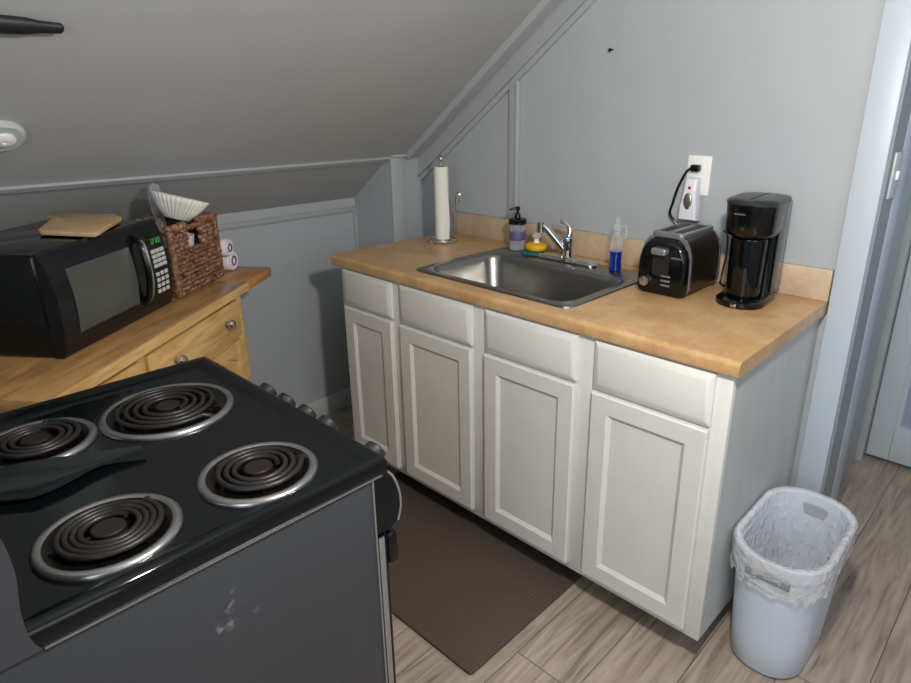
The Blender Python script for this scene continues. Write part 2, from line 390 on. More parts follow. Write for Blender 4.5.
S(b.build('trim_3', M['trimpaint']), 'grey door casing strips on the hall wall', 'trim')
# ceiling and wall battens
def slope_box(b, xa, xb, y0, y1, th, off=0):
    n = Vector((SM, 0, -1)).normalized()
    def P(x, y, d): v = Vector((x, y, zc(x))) + n * d; return tuple(v)
    b.loft([[P(xa, y, off), P(xb, y, off), P(xb, y, th), P(xa, y, th)] for y in (y0, y1)])
b = MB(); slope_box(b, XP - .010, XP + .008, YF, YC, .013, -.002); slope_box(b, XP - .03, XP + .008, YF, YC, .004, -.002)
S(b.build('trim_4', M['trimpaint']), 'long grey batten across the sloped ceiling', 'trim')
b = MB(); b.box((XK, YF, zc(XK) - .062), (XK + .012, YC, zc(XK) - .040), .002); b.box((XK, YC - .016, 0), (XK + .008, YC, zc(XK) - .062))
S(b.build('trim_5', M['trimpaint']), 'grey rail along the top of the knee wall', 'trim')
b = MB(); slope_box(b, XP + .01, x1, -.09, -.031, .016); slope_box(b, XP + .01, x1, -.105, -.088, .026)
S(b.build('trim_6', M['trimpaint']), 'grey board on the sloped ceiling edge by the back wall', 'trim')
b = MB()
def rake(b, d0, d1, y0, y1, xa, xb):
    b.loft([[(xa, y, zc(xa) - d0), (xb, y, zc(xb) - d0), (xb, y, zc(xb) - d1), (xa, y, zc(xa) - d1)] for y in (y0, y1)])
rake(b, .012, .095, -.024, 0, XP, x1); rake(b, .095, .118, -.015, 0, XP, x1); rake(b, .084, .095, -.030, -.022, XP, x1)
S(b.build('trim_7', M['trimpaint']), 'grey raking board along the back wall under the slope', 'trim')
b = MB(); b.box((.34, -.018, .9), (.385, 0, zc(.36) - .105), .002); b.box((.376, -.025, 1.0), (.388, 0, zc(.36) - .105), .002)
S(b.build('trim_8', M['trimpaint']), 'vertical grey batten on the wall above the sink', 'trim')
b = MB(); b.box((XP, YC, 0), (XP + .015, YC + .075, zc(XP) + .006), .003); b.box((XP, YC, zc(XP) - .0), (XP + .03, YC + .1, zc(XP) + .012), .002)
S(b.build('trim_9', M['trimpaint']), 'grey corner post board left of the paper towel', 'trim')
b = MB(); b.box((XK, YF, 0), (XK + .016, YC, .095), .004)
S(b.build('baseboard_left', M['base_white']), 'white baseboard along the knee wall', 'baseboard')

# ------------------------------------------------------------------ sink cabinet
CX0, CX1, FY, ZB, ZT = .028, 1.566, -.632, .092, .876
cab = thing('sink_cabinet', 'white painted base cabinet with four doors under the tan counter', 'cabinet')
b = MB()
b.box((CX1 - .018, FY + .02, ZB), (CX1, -.006, ZT)); b.box((CX0, FY + .02, ZB), (CX0 + .018, -.006, ZT))
b.box((CX0 + .018, FY + .02, ZB), (CX1 - .018, -.006, ZB + .018)); b.box((CX0 + .018, -.024, ZB + .018), (CX1 - .018, -.006, ZT))
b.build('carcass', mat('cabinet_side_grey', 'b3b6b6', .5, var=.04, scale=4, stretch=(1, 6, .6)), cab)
b = MB(); b.box((CX0 + .02, -.53, 0), (CX1 - .075, -.02, ZB)); b.build('toe_kick', M['toe'], cab)
XS = [(.055, .338), (.386, .735), (.794, 1.138), (1.195, 1.527)]
b = MB()
edges = [CX0] + [v for p in XS for v in (p[0] + .012, p[1] - .012)] + [CX1]
for k in range(0, len(edges), 2): b.box((edges[k], FY, ZB), (edges[k + 1], FY + .02, ZT), .0015)
for z0, z1 in ((ZB, .13), (.70, .745), (.862, ZT)):
    for p in XS: b.box((p[0] + .012, FY + .0005, z0), (p[1] - .012, FY + .02, z1))
b.build('face_frame', M['white'], cab)
def door_panel(x0, x1, z0, z1):
    b = MB(); y0 = FY - .019; y1 = FY - .001; w = .052
    def lp(i, y): return [(x0 + i, y, z0 + i), (x1 - i, y, z0 + i), (x1 - i, y, z1 - i), (x0 + i, y, z1 - i)]
    b.loft([lp(0, y1), lp(0, y0 + .004), lp(.004, y0), lp(w, y0), lp(w + .004, y0 + .003), lp(w + .012, y0 + .009), lp(w + .014, y0 + .009)])
    return b
def drawer_front(x0, x1, z0, z1):
    b = MB(); y0 = FY - .019; y1 = FY - .001
    def lp(i, y): return [(x0 + i, y, z0 + i), (x1 - i, y, z0 + i), (x1 - i, y, z1 - i), (x0 + i, y, z1 - i)]
    b.loft([lp(0, y1), lp(0, y0 + .009), lp(.004, y0 + .007), lp(.016, y0 + .001), lp(.020, y0)])
    return b
for x0, x1_ in XS:
    drawer_front(x0, x1_, .733, .868).build('drawer_front', M['white'], cab, 20)
    door_panel(x0, x1_, .118, .722).build('door', M['white'], cab, 20)

# ------------------------------------------------------------------ countertop
ct = thing('countertop', 'tan mottled laminate countertop with backsplash on the white cabinet', 'countertop')
def slab(b, x0, x1, y0, y1, front=True):
    z0, z1 = .876, .914; r = .014
    if front:
        prof = [(y1, z0), (y1, z1)] + [(y0 + r - r * math.sin(a), z1 - r + r * math.cos(a)) for a in [k * PI / 2 / 6 for k in range(7)]] + [(y0 + .004 - .004 * math.cos(a), z0 + .004 - .004 * math.sin(a)) for a in [k * PI / 2 / 3 for k in range(4)]]
    else: prof = [(y1, z0), (y1, z1), (y0, z1), (y0, z0)]
    b.loft([[(x, y, z) for y, z in prof] for x in (x0, x1)])
HX0, HX1, HY0, HY1 = .415, 1.055, -.58, -.11
b = MB(); slab(b, -.012, HX0, -.648, -.001); slab(b, HX1, 1.581, -.648, -.001); slab(b, HX0, HX1, -.648, HY0); slab(b, HX0, HX1, HY1, -.001, False)
b.build('worktop', M['lam'], ct, 30)
b = MB(); b.box((.02, -.02, .914), (1.581, -.001, 1.008), .003)
b.build('backsplash', M['lampale'], ct)

# ------------------------------------------------------------------ sink
sk = thing('kitchen_sink', 'stainless steel drop in sink with single basin', 'sink', (.735, -.345, .914))
def rl(hx, hy, r, z, cy=0): return [(x, y, z) for x, y in rrect(0, cy, hx, hy, r, 8)]
b = MB()
b.loft([rl(.332, .248, .03, .0005), rl(.331, .247, .03, .005), rl(.326, .242, .028, .007), rl(.312, .228, .025, .0055),
        rl(.300, .176, .06, .0055, -.043), rl(.294, .170, .056, .002, -.043), rl(.288, .164, .055, -.012, -.043), rl(.270, .150, .05, -.15, -.043),
        rl(.262, .142, .05, -.168, -.043), rl(.24, .12, .05, -.176, -.043), rl(.04, .04, .04, -.180, -.043)], cap0=False, cap1=True)
b.build('basin', M['steel'], sk, 50)
b = MB(); b.lathe([(.001, -.1775), (.03, -.1775), (.043, -.175), (.045, -.179)], 24, center=(0, -.043, 0)); b.build('drain', M['chrome'], sk)

# faucet
fa = thing('faucet', 'chrome single lever kitchen faucet on the back rim of the sink', 'faucet', (.735, -.145, .921))
b = MB(); b.loft([[(x, y, z) for x, y in rrect(0, 0, hx, hy, hy * .98, 8)] for hx, hy, z in ((.128, .027, 0), (.128, .027, .006), (.118, .02, .014), (.09, .012, .017))]); b.build('base_plate', M['chrome'], fa)
b = MB(); b.lathe([(.024, .012), (.024, .02), (.021, .035), (.021, .065), (.024, .075), (.022, .088), (.012, .096), (.001, .098)], 24); b.build('body', M['chrome'], fa)
b = MB(); b.tube(smooth_path([(-.002, -.006, .035), (-.022, -.022, .066), (-.050, -.044, .108), (-.066, -.056, .128), (-.075, -.063, .132)], 6), [.0125] * 24 + [.012], 16)
b.build('spout', M['chrome'], fa)
b = MB(); b.cyl((-.074, -.062, .142), (-.075, -.063, .106), .0145, .0155, 20); b.build('aerator', M['chrome'], fa)
b = MB(); pp = smooth_path([(.004, .0, .088), (.008, .003, .105), (.004, .003, .124), (-.012, -.001, .138), (-.030, -.006, .142)], 6)
b.tube(pp, [.014 - .007 * i / (len(pp) - 1) for i in range(len(pp))], 14); b.build('lever', M['chrome'], fa)

# items on the sink rim
sb = thing('soap_dispenser', 'clear hand soap bottle with black pump cap at the sink corner', 'soap bottle', (.475, -.115, .9215))
b = MB(); b.lathe([(.028, 0), (.031, .004), (.031, .085), (.029, .098), (.027, .102)], 28); b.build('bottle', M['soapliq'], sb)
b = MB(); b.lathe([(.0315, .038), (.0318, .039), (.0318, .072), (.0315, .073)], 28); b.build('label_band', M['label'], sb)
b = MB(); b.lathe([(.034, .100), (.036, .103), (.036, .116), (.033, .120), (.013, .124), (.010, .140), (.006, .142), (.006, .152), (.009, .153), (.009, .165), (.004, .167)], 28)
b.tube([(0, 0, .158), (-.012, -.014, .158), (-.022, -.024, .153)], [.006, .005, .004], 10); b.build('pump_cap', M['blackp'], sb)

sp = tag(MB().loft([[(x, y, z) for x, y in rrect(0, 0, hx, hy, .012, 5)] for hx, hy, z in ((.038, .026, 0), (.040, .028, .003), (.040, .028, .011), (.038, .026, .014))]).build('scouring_pad', M['sponge']),
         'dark green scouring pad lying flat under the yellow scrubber', 'sponge')
sp.location = (.578, -.146, .9215); sp.rotation_euler = (0, 0, math.radians(15))
sr = thing('dish_scrubber', 'round yellow dish scrubber with white knob by the faucet', 'scrubber', (.580, -.128, .9365))
b = MB(); b.lathe([(.030, 0), (.038, .003), (.042, .012), (.040, .022), (.03, .027), (.01, .029)], 28); b.build('sponge_pad', M['yellow'], sr)
b = MB(); b.lathe([(.012, .028), (.010, .036), (.010, .044), (.017, .049), (.018, .056), (.012, .062), (.002, .064)], 24); b.build('knob', M['plate'], sr)

bl = thing('dish_soap_bottle', 'clear slender squeeze bottle with blue soap right of the faucet', 'soap bottle', (.935, -.14, .9215))
b = MB(); b.lathe([(.019, 0), (.0215, .004), (.019, .030), (.020, .055), (.0215, .068), (.001, .069)], 24); b.build('blue_soap', M['blue'], bl)
b = MB(); b.lathe([(.0215, .0665), (.0232, .075), (.021, .105), (.012, .125), (.009, .140)], 24); b.build('bottle', M['clear'], bl)
b = MB(); b.lathe([(.014, .138), (.014, .156), (.008, .160), (.007, .178), (.003, .180)], 20); b.tube(smooth_path([(.014, 0, .15), (.032, 0, .155), (.036, 0, .125), (.022, 0, .108)], 6), .003, 8); b.build('nozzle_cap', M['clear'], bl)

# paper towel holder
ph = thing('paper_towel_holder', 'wire paper towel stand at the left end of the counter', 'paper towel holder', (.125, -.185, .9145))
b = MB(); R = .062
b.tube([(R * math.cos(2 * PI * k / 40), R * math.sin(2 * PI * k / 40), .008) for k in range(41)], .004, 8)
b.tube([(.036 * math.cos(2 * PI * k / 30), .036 * math.sin(2 * PI * k / 30), .010) for k in range(31)], .0035, 8)
for a in (30, 150, 270): b.sphere((R * math.cos(math.radians(a)), R * math.sin(math.radians(a)), .005), .006, n=6); b.tube([(0, 0, .010), (R * math.cos(math.radians(a)), R * math.sin(math.radians(a)), .008)], .003, 8)
b.build('wire_base', M['chrome'], ph)
b = MB(); b.tube([(0, 0, .008), (0, 0, .325)], .004, 10); b.sphere((0, 0, .335), .011, (1, 1, 1.2), 10); b.tube([(.012 * math.cos(2 * PI * k / 20), 0, .335 + .014 * math.sin(2 * PI * k / 20)) for k in range(21)], .002, 6)
b.build('post', M['chrome'], ph)
b = MB(); pa = smooth_path([(.058, .02, .008), (.058, .022, .15), (.056, .022, .19), (.062, .024, .205), (.076, .028, .20), (.078, .028, .175), (.066, .026, .160)], 7); b.tube(pa, .0026, 8); b.build('tension_arm', M['chrome'], ph)
pr_ = thing('paper_towel_roll', 'nearly used white paper towel roll upright on the wire stand', 'paper towel', (.125, -.185, .927))
b = MB(); b.lathe([(.0045, 0), (.029, 0), (.0295, .002), (.0295, .29), (.029, .292), (.012, .292), (.012, .286), (.0045, .286)], 36)
b.loft([[(.0297 * math.cos(a), .0297 * math.sin(a), z) for a in [math.radians(v) for v in range(-70, 1, 10)]] + [(.0335, .004 + .006 * math.sin(z * 20), z)] for z in [.002 + .289 * k / 12 for k in range(13)]], closed=False)
b.build('paper_sheet', M['towelpaper'], pr_)
b = MB(); b.lathe([(.0105, .2865), (.012, .2865), (.012, .2935), (.0105, .2935)], 24); b.build('cardboard_core', mat('cardboard', '8a7660', .8), pr_)

# ------------------------------------------------------------------ toaster
to = thing('toaster', 'black two slice toaster with steel side panel on the counter', 'toaster', (1.183, -.165, .914))
def arch(hw, h, z0, n=10):
    pts = [(-hw * .93, z0), (-hw, z0 + .012)]
    for k in range(n + 1):
        a = PI - PI * k / n
        pts.append((hw * math.copysign(abs(math.cos(a)) ** .62, math.cos(a)), z0 + h * .42 + (h * .58) * abs(math.sin(a)) ** .75))
    pts += [(hw, z0 + .012), (hw * .93, z0)]
    return pts
b = MB()
prs = [(-.128, .90), (-.122, .96), (-.105, 1.0), (.105, 1.0), (.122, .96), (.128, .90)]
b.loft([[(x * s, y, .008 + (z - .008) * s) for x, z in arch(.079, .166, .008)] for y, s in prs])
b.build('shell', M['blackp'], to, 40)
b = MB(); b.loft([[(x, y, z + .0) for x, z in arch(.0815, .1695, .014)] for y in (-.092, .092)]); b.build('wrap_panel', M['toastdark'], to, 40)
for y in (-.098, .098):
    b = MB(); b.loft([[(x, yy, z) for x, z in arch(.0825, .171, .013)] for yy in (y - .004, y + .004)]); b.build('trim_band', M['toastchrome'], to, 40)
b = MB(); b.prism([(x, y) for x, y in rrect(0, 0, .052, .106, .015, 5)], .172, .187, .003); b.build('top_plate', M['toastchrome'], to)
for x in (-.024, .024):
    b = MB(); b.box((x - .0135, -.08, .1855), (x + .0135, .08, .1878)); b.build('bread_slot', M['blackm'], to)
b = MB(); b.prism([(x, z) for x, z in rrect(0, .106, .026, .046, .012, 4)], 0, .004, mx=Matrix.Translation((0, -.1265, 0)) @ Matrix.Rotation(PI / 2, 4, 'X')); b.build('lever_track', M['blackm'], to)
b = MB(); b.box((-.024, -.156, .128), (.024, -.128, .148), .006, 3); b.build('lever', M['toastchrome'], to)
b = MB(); b.cyl((-.044, -.125, .042), (-.044, -.146, .042), .018, .015, 24); b.box((-.046, -.149, .03), (-.042, -.144, .054), .001); b.build('browning_knob', M['pewter'], to)
for z in (.032, .046, .060):
    b = MB(); b.box((.004, -.132, z), (.034, -.126, z + .006), .002); b.build('button', M['toastchrome'], to)
b = MB()
for k in range(7): b.box((.032 + k * .005, -.1296, .118 + .001 * (k % 2)), (.0355 + k * .005, -.126, .124))
b.build('silver_mark', M['toastchrome'], to)
for x in (-.06, .06):
    for y in (-.1, .1):
        b = MB(); b.cyl((x, y, 0), (x, y, .014), .012, .013, 14); b.build('foot', M['blackm'], to)
b = MB(); b.tube(smooth_path([(-.03, .125, .06), (-.05, .142, .10), (-.09, .146, .16), (-.120, .138, .20), (-.112, .135, .24), (-.098, .133, .29), (-.078, .133, .335), (-.064, .138, .352), (-.055, .142, .354)], 8), .0042, 8); b.build('power_cord', M['blackp'], to)
b = MB(); b.box((-.064, .132, .342), (-.036, .156, .364), .004); b.build('plug', M['blackp'], to)

# outlet and plug-in device
ou = thing('wall_outlet', 'white duplex outlet plate on the wall above the toaster', 'outlet', (1.137, 0, 1.243))
b = MB(); b.box((-.040, -.007, -.062), (.040, -.0005, .062), .003); b.build('cover_plate', M['plate'], ou)
for z in (.026, -.026):
    b = MB(); b.prism([(x, y) for x, y in rrect(0, 0, .017, .0145, .008, 4)], 0, .002, mx=Matrix.Translation((0, -.007, z)) @ Matrix.Rotation(PI / 2, 4, 'X')); r_ = b.build('receptacle', M['plate'], ou)
    b = MB(); b.box((-.008, -.0096, z - .004), (-.006, -.0088, z + .006)); b.box((.006, -.0096, z - .004), (.008, -.0088, z + .006)); b.build('slot', M['socket'], r_)
de = thing('plug_in_device', 'white plug in unit with silver oval grille hanging below the outlet', 'plug-in device', (1.134, -.0095, 1.178))
b = MB(); b.loft([[(x, y, z) for x, y in rrect(0, -.021 - d, hw, .016 + d, .01, 5)] for z, hw, d in ((-.075, .031, .0), (-.07, .033, .004), (-.03, .029, .006), (.02, .022, .004), (.052, .022, .001), (.058, .02, 0))]); b.build('body', M['devwhite'], de, 50)
b = MB(); b.sphere((0, -.047, -.012), .01, (1.5, .5, 2.7), 10); b.build('oval_grille', M['silver'], de)
b = MB(); b.sphere((0, -.043, .030), .0055, (1, .6, 1), 8); b.build('red_button', M['red'], de)

# ------------------------------------------------------------------ coffee maker
co = thing('coffee_maker', 'tall black single serve coffee maker at the right of the toaster', 'coffee maker', (1.394, -.150, .914), math.radians(4))
b = MB(); b.loft([[(x, y, z) for x, y in rrect(0, -.01, .068 - i, .108 - i, .062, 8)] for z, i in ((0, .002), (.004, 0), (.016, 0), (.022, .006))]); b.build('drip_base', M['blackp'], co, 40)
b = MB(); b.loft([[(x, y, z) for x, y in rrect(0, .045, .062, .05, .02, 6)] for z in (.02, .29)]); b.build('rear_column', M['blackp'], co, 40)
b = MB(); b.lathe([(.036, 0), (.045, .004), (.047, .02), (.050, .165), (.0495, .17), (.001, .172)], 36, center=(0, -.045, .023)); b.build('brew_cup', mat('gloss_black_cup', '08090b', .07), co)
b = MB(); b.loft([[(x, y, z) for x, y in rrect(0, -.022, hx, hy, .055, 8)] for z, hx, hy in ((.197, .058, .072), (.205, .065, .080), (.215, .067, .084), (.282, .069, .088), (.288, .069, .088))]); b.build('brew_head', M['blackp'], co, 40)
b = MB(); b.loft([[(x, y, z) for x, y in rrect(0, -.004, hx, hy, .052, 8)] for z, hx, hy in ((.288, .070, .106), (.296, .070, .106), (.301, .066, .102), (.303, .05, .085))]); b.build('lid', mat('coffee_lid_grey_black', '24282b', .3), co, 40)
b = MB(); b.box((.0625, .0, .03), (.0665, .088, .286), .0015); b.build('water_window', M['smoke'], co)
b = MB(); b.cyl((-.004, -.1105, .226), (-.004, -.113, .226), .005, n=14); b.build('power_button', M['pewter'], co)
b = MB()
for k in range(6): b.box((-.03 + k * .005, -.1106, .262), (-.0265 + k * .005, -.108, .266))
b.build('silver_mark', M['toastchrome'], co)
b = MB(); b.box((-.008, -.1205, .004), (.008, -.1165, .014), .001); b.build('base_badge', M['pewter'], co)
b = MB(); b.tube(smooth_path([(-.04, .092, .05), (-.075, .10, .035), (-.092, .09, .006), (-.115, .105, .006), (-.118, .117, .03), (-.112, .118, .1), (-.116, .118, .16), (-.13, .119, .17)], 7), .0032, 8); b.build('power_cord', M['blackp'], co)

# ------------------------------------------------------------------ mat
rg = tag(MB().prism(rrect(.68, -.805, .456, .265, .012, 4), .001, .011, .003).build('kitchen_mat', M['rug']), 'dark brown textured kitchen mat on the floor between stove and cabinet', 'mat')

# ------------------------------------------------------------------ trash can and liner
tc_ = thing('trash_can', 'white plastic trash can at the right end of the cabinet', 'trash can', (1.693, -.378, 0))
def binloop(z, hx, hy, r=.09): return [(x, y, z) for x, y in rrect(0, 0, hx, hy, r, 8)]
b = MB()
H = .386
def bl_(z, e=0): t = z / H; return binloop(z, .096 + .018 * t + e, .158 + .034 * t + e, .085 + .02 * t)
b.loft([bl_(.0, -.012), bl_(.004, -.004), bl_(.012), bl_(.1), bl_(.2), bl_(.28), bl_(.342), bl_(.345, .004), bl_(.378, .005), bl_(.386, .004), bl_(.384, -.003), bl_(.3, -.004), bl_(.15, -.004), bl_(.012, -.006)], cap1=True)
b.build('body', M['binp'], tc_, 40)
for sy in (1, -1):
    b = MB(); yy = sy * (.1912 + .006)
    b.box((-.055, yy - .017 if sy > 0 else yy - .0008, .318 if sy > 0 else .328), (.055, yy + .0012 if sy > 0 else yy + .0125, .356 if sy > 0 else .352), .004, 3); hh = b.build('handle_slot', mat('handle_grey', '7f878b', .5) if sy == 1 else bpy.data.materials['handle_grey'], tc_)
ln = thing('trash_bag', 'clear crinkled plastic liner folded over the trash can rim', 'trash bag', (1.693, -.378, 0))
random.seed(11)
b = MB(); loops = []
def wob(lp, amp, zamp=0): return [(x * (1 + random.uniform(-amp, amp)), y * (1 + random.uniform(-amp, amp) * .7), z + random.uniform(-zamp, zamp)) for x, y, z in lp]
def bl2(z, e, n=14): t = z / H; return [(x, y, z) for x, y in rrect(0, 0, .096 + .018 * t + e, .158 + .034 * t + e, .085 + .02 * t + min(e, 0), n)]
loops = [wob(bl2(.296, .011), .03, .014), wob(bl2(.312, .0115), .02, .006), wob(bl2(.330, .011), .015, .004), wob(bl2(.350, .011), .008, .003), wob(bl2(.372, .0105), .003, .002), wob(bl2(.386, .009), .002, .001), bl2(.3925, .004), wob(bl2(.385, -.009), .004), wob(bl2(.36, -.011), .012, .003), wob(bl2(.33, -.013), .02, .004), wob(bl2(.30, -.015), .03, .006), wob(bl2(.27, -.019), .05, .008), wob(bl2(.24, -.022), .06, .010), wob(bl2(.21, -.026), .07, .010), wob(bl2(.185, -.034), .08, .012), wob(bl2(.165, -.05), .09, .012), wob(bl2(.155, -.07), .10, .012), wob(bl2(.15, -.088), .10, .010)]
b.loft(loops, cap0=False, cap1=True); b.build('liner_film', M['film'], ln, 12)

# ------------------------------------------------------------------ stove
st = thing('electric_stove', 'black freestanding electric coil stove with scuffed side in the foreground', 'stove')
SX0, SX1, SYF, SYB = .66, 1.315, -1.44, -2.02
b = MB(); b.box((SX0 + .004, SYB, .03), (SX1 - .004, SYF - .028, .886), .003)
b.build('body', M['side'], st)
b = MB(); b.box((SX1 - .0045, SYF - .031, .06), (SX1 - .0015, SYF - .0275, .884)); b.build('side_edge', M['edge'], st); b = MB(); b.box((SX0 + .0015, SYF - .031, .06), (SX0 + .0045, SYF - .0275, .884)); b.build('side_edge', M['edge'], st)
# cooktop with raised rim
b = MB()
def cl(i, z, yb=0): return [(x, y, z) for x, y in [(SX0 + i, SYF - i), (SX0 + i, -1.945), (SX1 - i, -1.945), (SX1 - i, SYF - i)]]
b.loft([cl(.004, .884), cl(0, .890), cl(0, .910), cl(.003, .918), cl(.010, .921), cl(.020, .919), cl(.030, .910), cl(.045, .908)])
b.build('cooktop', M['black'], st, 50)
b = MB(); b.box((SX1 - .002, -1.93, .8868), (SX1 + .0016, SYF - .012, .8884)); b.build('bright_seam', M['edge'], st)
ZTOP = .908
def coil_path(r0, r1, turns, n=26):
    pts = []
    tot = int(turns * n)
    for k in range(tot + 1):
        a = 2 * PI * k / n; r = r0 + (r1 - r0) * k / tot
        pts.append((r * math.cos(a), r * math.sin(a), .0135))
    return pts
def burner(cx, cy, r, label, turns, ang):
    b = MB(); q = r
    b.lathe([(q, 0), (q, .004), (q - .006, .0075), (q - .017, .0075), (q - .021, .005)], 48, center=(0, 0, 0))
    ring = MB()
    prof = [(q, .0), (q, .004), (q - .004, .008), (q - .010, .0085), (q - .014, .006)]
    ring.loft([[(rr * math.cos(2 * PI * k / 48), rr * math.sin(2 * PI * k / 48), z) for k in range(48)] for rr, z in prof], cap0=False, cap1=False)
    b.bm.free()
    o = ring.build('drip_pan', M['dullchrome'], st, 50); o.location = (cx, cy, ZTOP); o.rotation_euler = (0, 0, ang)
    w = MB(); prof = [(q - .0135, .0065), (q - .026, .0025), (q * .5, .0012), (.022, .0012), (.02, .003), (.001, .003)]
    w.loft([[(rr * math.cos(2 * PI * k / 40), rr * math.sin(2 * PI * k / 40), z) for k in range(40)] for rr, z in prof], cap0=False, cap1=True)
    w.build('pan_bowl', M['bowl'], o, 50)
    c = MB(); rc = q - .026
    c.tube([(x, y, z * .9) for x, y, z in coil_path(.030, rc, turns)], .0046, 8)
    c.tube([(rc * math.cos(2 * PI * (turns)), rc * math.sin(2 * PI * (turns)), .012), ((rc + .008) * math.cos(2 * PI * (turns) + .1), (rc + .008) * math.sin(2 * PI * (turns) + .1), .008), ((rc + .010) * math.cos(2 * PI * (turns) + .15), (rc + .010) * math.sin(2 * PI * (turns) + .15), .004)], .005, 8)
    c.build('heating_coil', M['coil'], o, 50)
    c = MB(); c.lathe([(.022, .004), (.022, .0125), (.020, .014), (.001, .014)], 24); c.build('coil_hub', mat('coil_hub_brown', '3d332f', .3, .7), o) if 'coil_hub_brown' not in bpy.data.materials else c.build('coil_hub', bpy.data.materials['coil_hub_brown'], o)
    for k in range(3):
        c = MB(); a = 2 * PI * k / 3 + .5; c.tube([(.02 * math.cos(a), .02 * math.sin(a), .0065), ((q - .02) * math.cos(a), (q - .02) * math.sin(a), .0065)], .002, 6)
        c.build('coil_support', M['bowl'], o)
burner(.862, -1.607, .118, '', 4, .3)
burner(1.192, -1.600, .092, '', 3, 1.2)
burner(1.184, -1.816, .092, '', 4, 2.0)
burner(.826, -1.815, .092, '', 3, 2.6)
# front control panel, bulging
b = MB(); prof = [(SYF - .028, .886), (SYF + .004, .886), (SYF + .012, .872), (SYF + .022, .84), (SYF + .024, .81), (SYF + .018, .785), (SYF + .002, .776), (SYF - .028, .776)]
b.loft([[(x, y, z) for y, z in prof] for x in (SX0 + .004, SX1 - .003)]); b.build('control_panel', M['black'], st, 30)
b = MB()
b.tube([(SX1 - .002, y, z) for y, z in smooth_path([Vector((SYF + .002, .888, 0)), Vector((SYF + .013, .872, 0)), Vector((SYF + .0235, .84, 0)), Vector((SYF + .025, .81, 0)), Vector((SYF + .018, .784, 0))], 5) for y, z in [(y, z)]] if False else [(SX1 - .002, p.x, p.y) for p in smooth_path([(SYF + .002, .888, 0), (SYF + .013, .872, 0), (SYF + .0235, .84, 0), (SYF + .025, .81, 0), (SYF + .018, .784, 0)], 5)], .0022, 6)
b.build('panel_edge', M['edge'], st)
for x in (.879, .953, 1.029, 1.099, 1.244):
    y = SYF + .016; z = .880
    d = Vector((0, .85, .53)).normalized(); P = Vector((x, y, z))
    b = MB(); b.tube([P - d * .012, P + d * .004, P + d * .006, P + d * .022, P + d * .025], [.024, .024, .022, .019, .013], 20); kb = b.build('control_knob', M['blackm'], st)
# oven door
b = MB(); b.box((SX0 + .008, SYF - .026, .20), (SX1 - .006, SYF - .002, .768), .006); od = b.build('oven_door', M['black'], st)
b = MB(); b.box((SX1 - .0065, SYF - .024, .21), (SX1 - .003, SYF - .012, .765), .001); b.build('door_edge', M['edge'], od)
b = MB(); b.box((SX0 + .02, SYF - .004, .70), (SX1 - .002, SYF + .018, .764), .006, 3); b.build('door_handle', M['blackp'], od)
b = MB(); b.box((SX0 + .008, SYF - .026, .05), (SX1 - .006, SYF + .008, .19), .005); b.build('storage_drawer', M['black'], st)
for x in (SX0 + .04, SX1 - .04):
    for y in (SYB + .04, SYF - .06):
        b = MB(); b.cyl((x, y, 0), (x, y, .035), .014, n=12); b.build('levelling_foot', M['blackm'], st)
# backguard
b = MB(); prof = [(-1.947, .892), (-1.944, .93), (-1.945, .99), (-1.952, 1.05), (-1.968, 1.09), (-2.0, 1.10), (SYB, 1.10), (SYB, .892)]
b.loft([[(x, y, z) for y, z in prof] for x in (SX0 + .002, SX1 - .002)]); b.build('backguard', M['black'], st, 40)
b = MB(); b.loft([[(x, y * 1 , z) for y, z in [(p.x, p.y) for p in smooth_path([(-1.932, .889, 0), (-1.940, .91, 0), (-1.941, .95, 0), (-1.936, 1.0, 0), (-1.942, 1.053, 0), (-1.964, 1.096, 0), (-2.0, 1.106, 0)], 5)] + [(SYB - .002, 1.106), (SYB - .002, .889)]] for x in (SX1 - .004, SX1 + .002)]); b.build('backguard_end_cap', M['side'], st, 40)

# spoon rest
b = MB()
UP = [(.885, -1.91), (.897, -1.879), (.911, -1.842), (.926, -1.811), (.943, -1.787), (.957, -1.761), (.973, -1.729), (.992, -1.702)]
LO = [(.985, -1.93), (.998, -1.900), (1.022, -1.868), (1.022, -1.840), (1.014, -1.812), (1.001, -1.780), (.999, -1.746), (1.002, -1.703)]
# ------------------------------------------------------------------ wooden cart (turned 37.5 degrees)
D = Vector((-math.sin(CA), math.cos(CA), 0)); NN = Vector((math.cos(CA), math.sin(CA), 0))
CO = Vector((.064, -1.026, 0))     # front top edge, s = 0
# local frame: local x = along -D?  use x = NN (toward viewer), y = D
ct_ = thing('kitchen_cart', 'honey pine kitchen cart with raised leaf set cornerwise by the knee wall', 'cart', tuple(CO), CA)
# in the local frame +x is the front normal, +y runs along the front edge to the far leaf
TOPZ0, TOPZ1 = .868, .90
SL = -.915; DEP = -.42
b = MB(); b.box((DEP, SL, TOPZ0), (0, 0, TOPZ1), .003); b.build('tabletop', M['pinetop'], ct_)
b = MB(); b.box((-.0015, SL + .003, TOPZ0 + .002), (.0012, -.002, TOPZ1 - .003)); b.build('front_edge_strip', M['pine'], ct_)
b = MB(); b.box((DEP, .002, TOPZ0 - .002), (-.004, .196, TOPZ1), .003); b.build('drop_leaf', M['pineend'], ct_)
b = MB(); b.box((DEP + .03, SL + .05, .10), (-.022, -.03, .866)); b.build('carcass', M['pine'], ct_)
for y in (SL + .05, -.062):
    for x in (DEP + .028, -.052):
        b = MB(); b.box((x, y - .002, 0), (x + .034, y + .034, .867), .003); b.build('leg', M['pine'], ct_)
b = MB(); b.box((-.022, -.565, .735), (-.010, -.066, .856), .003); dr = b.build('drawer', M['pine'], ct_)
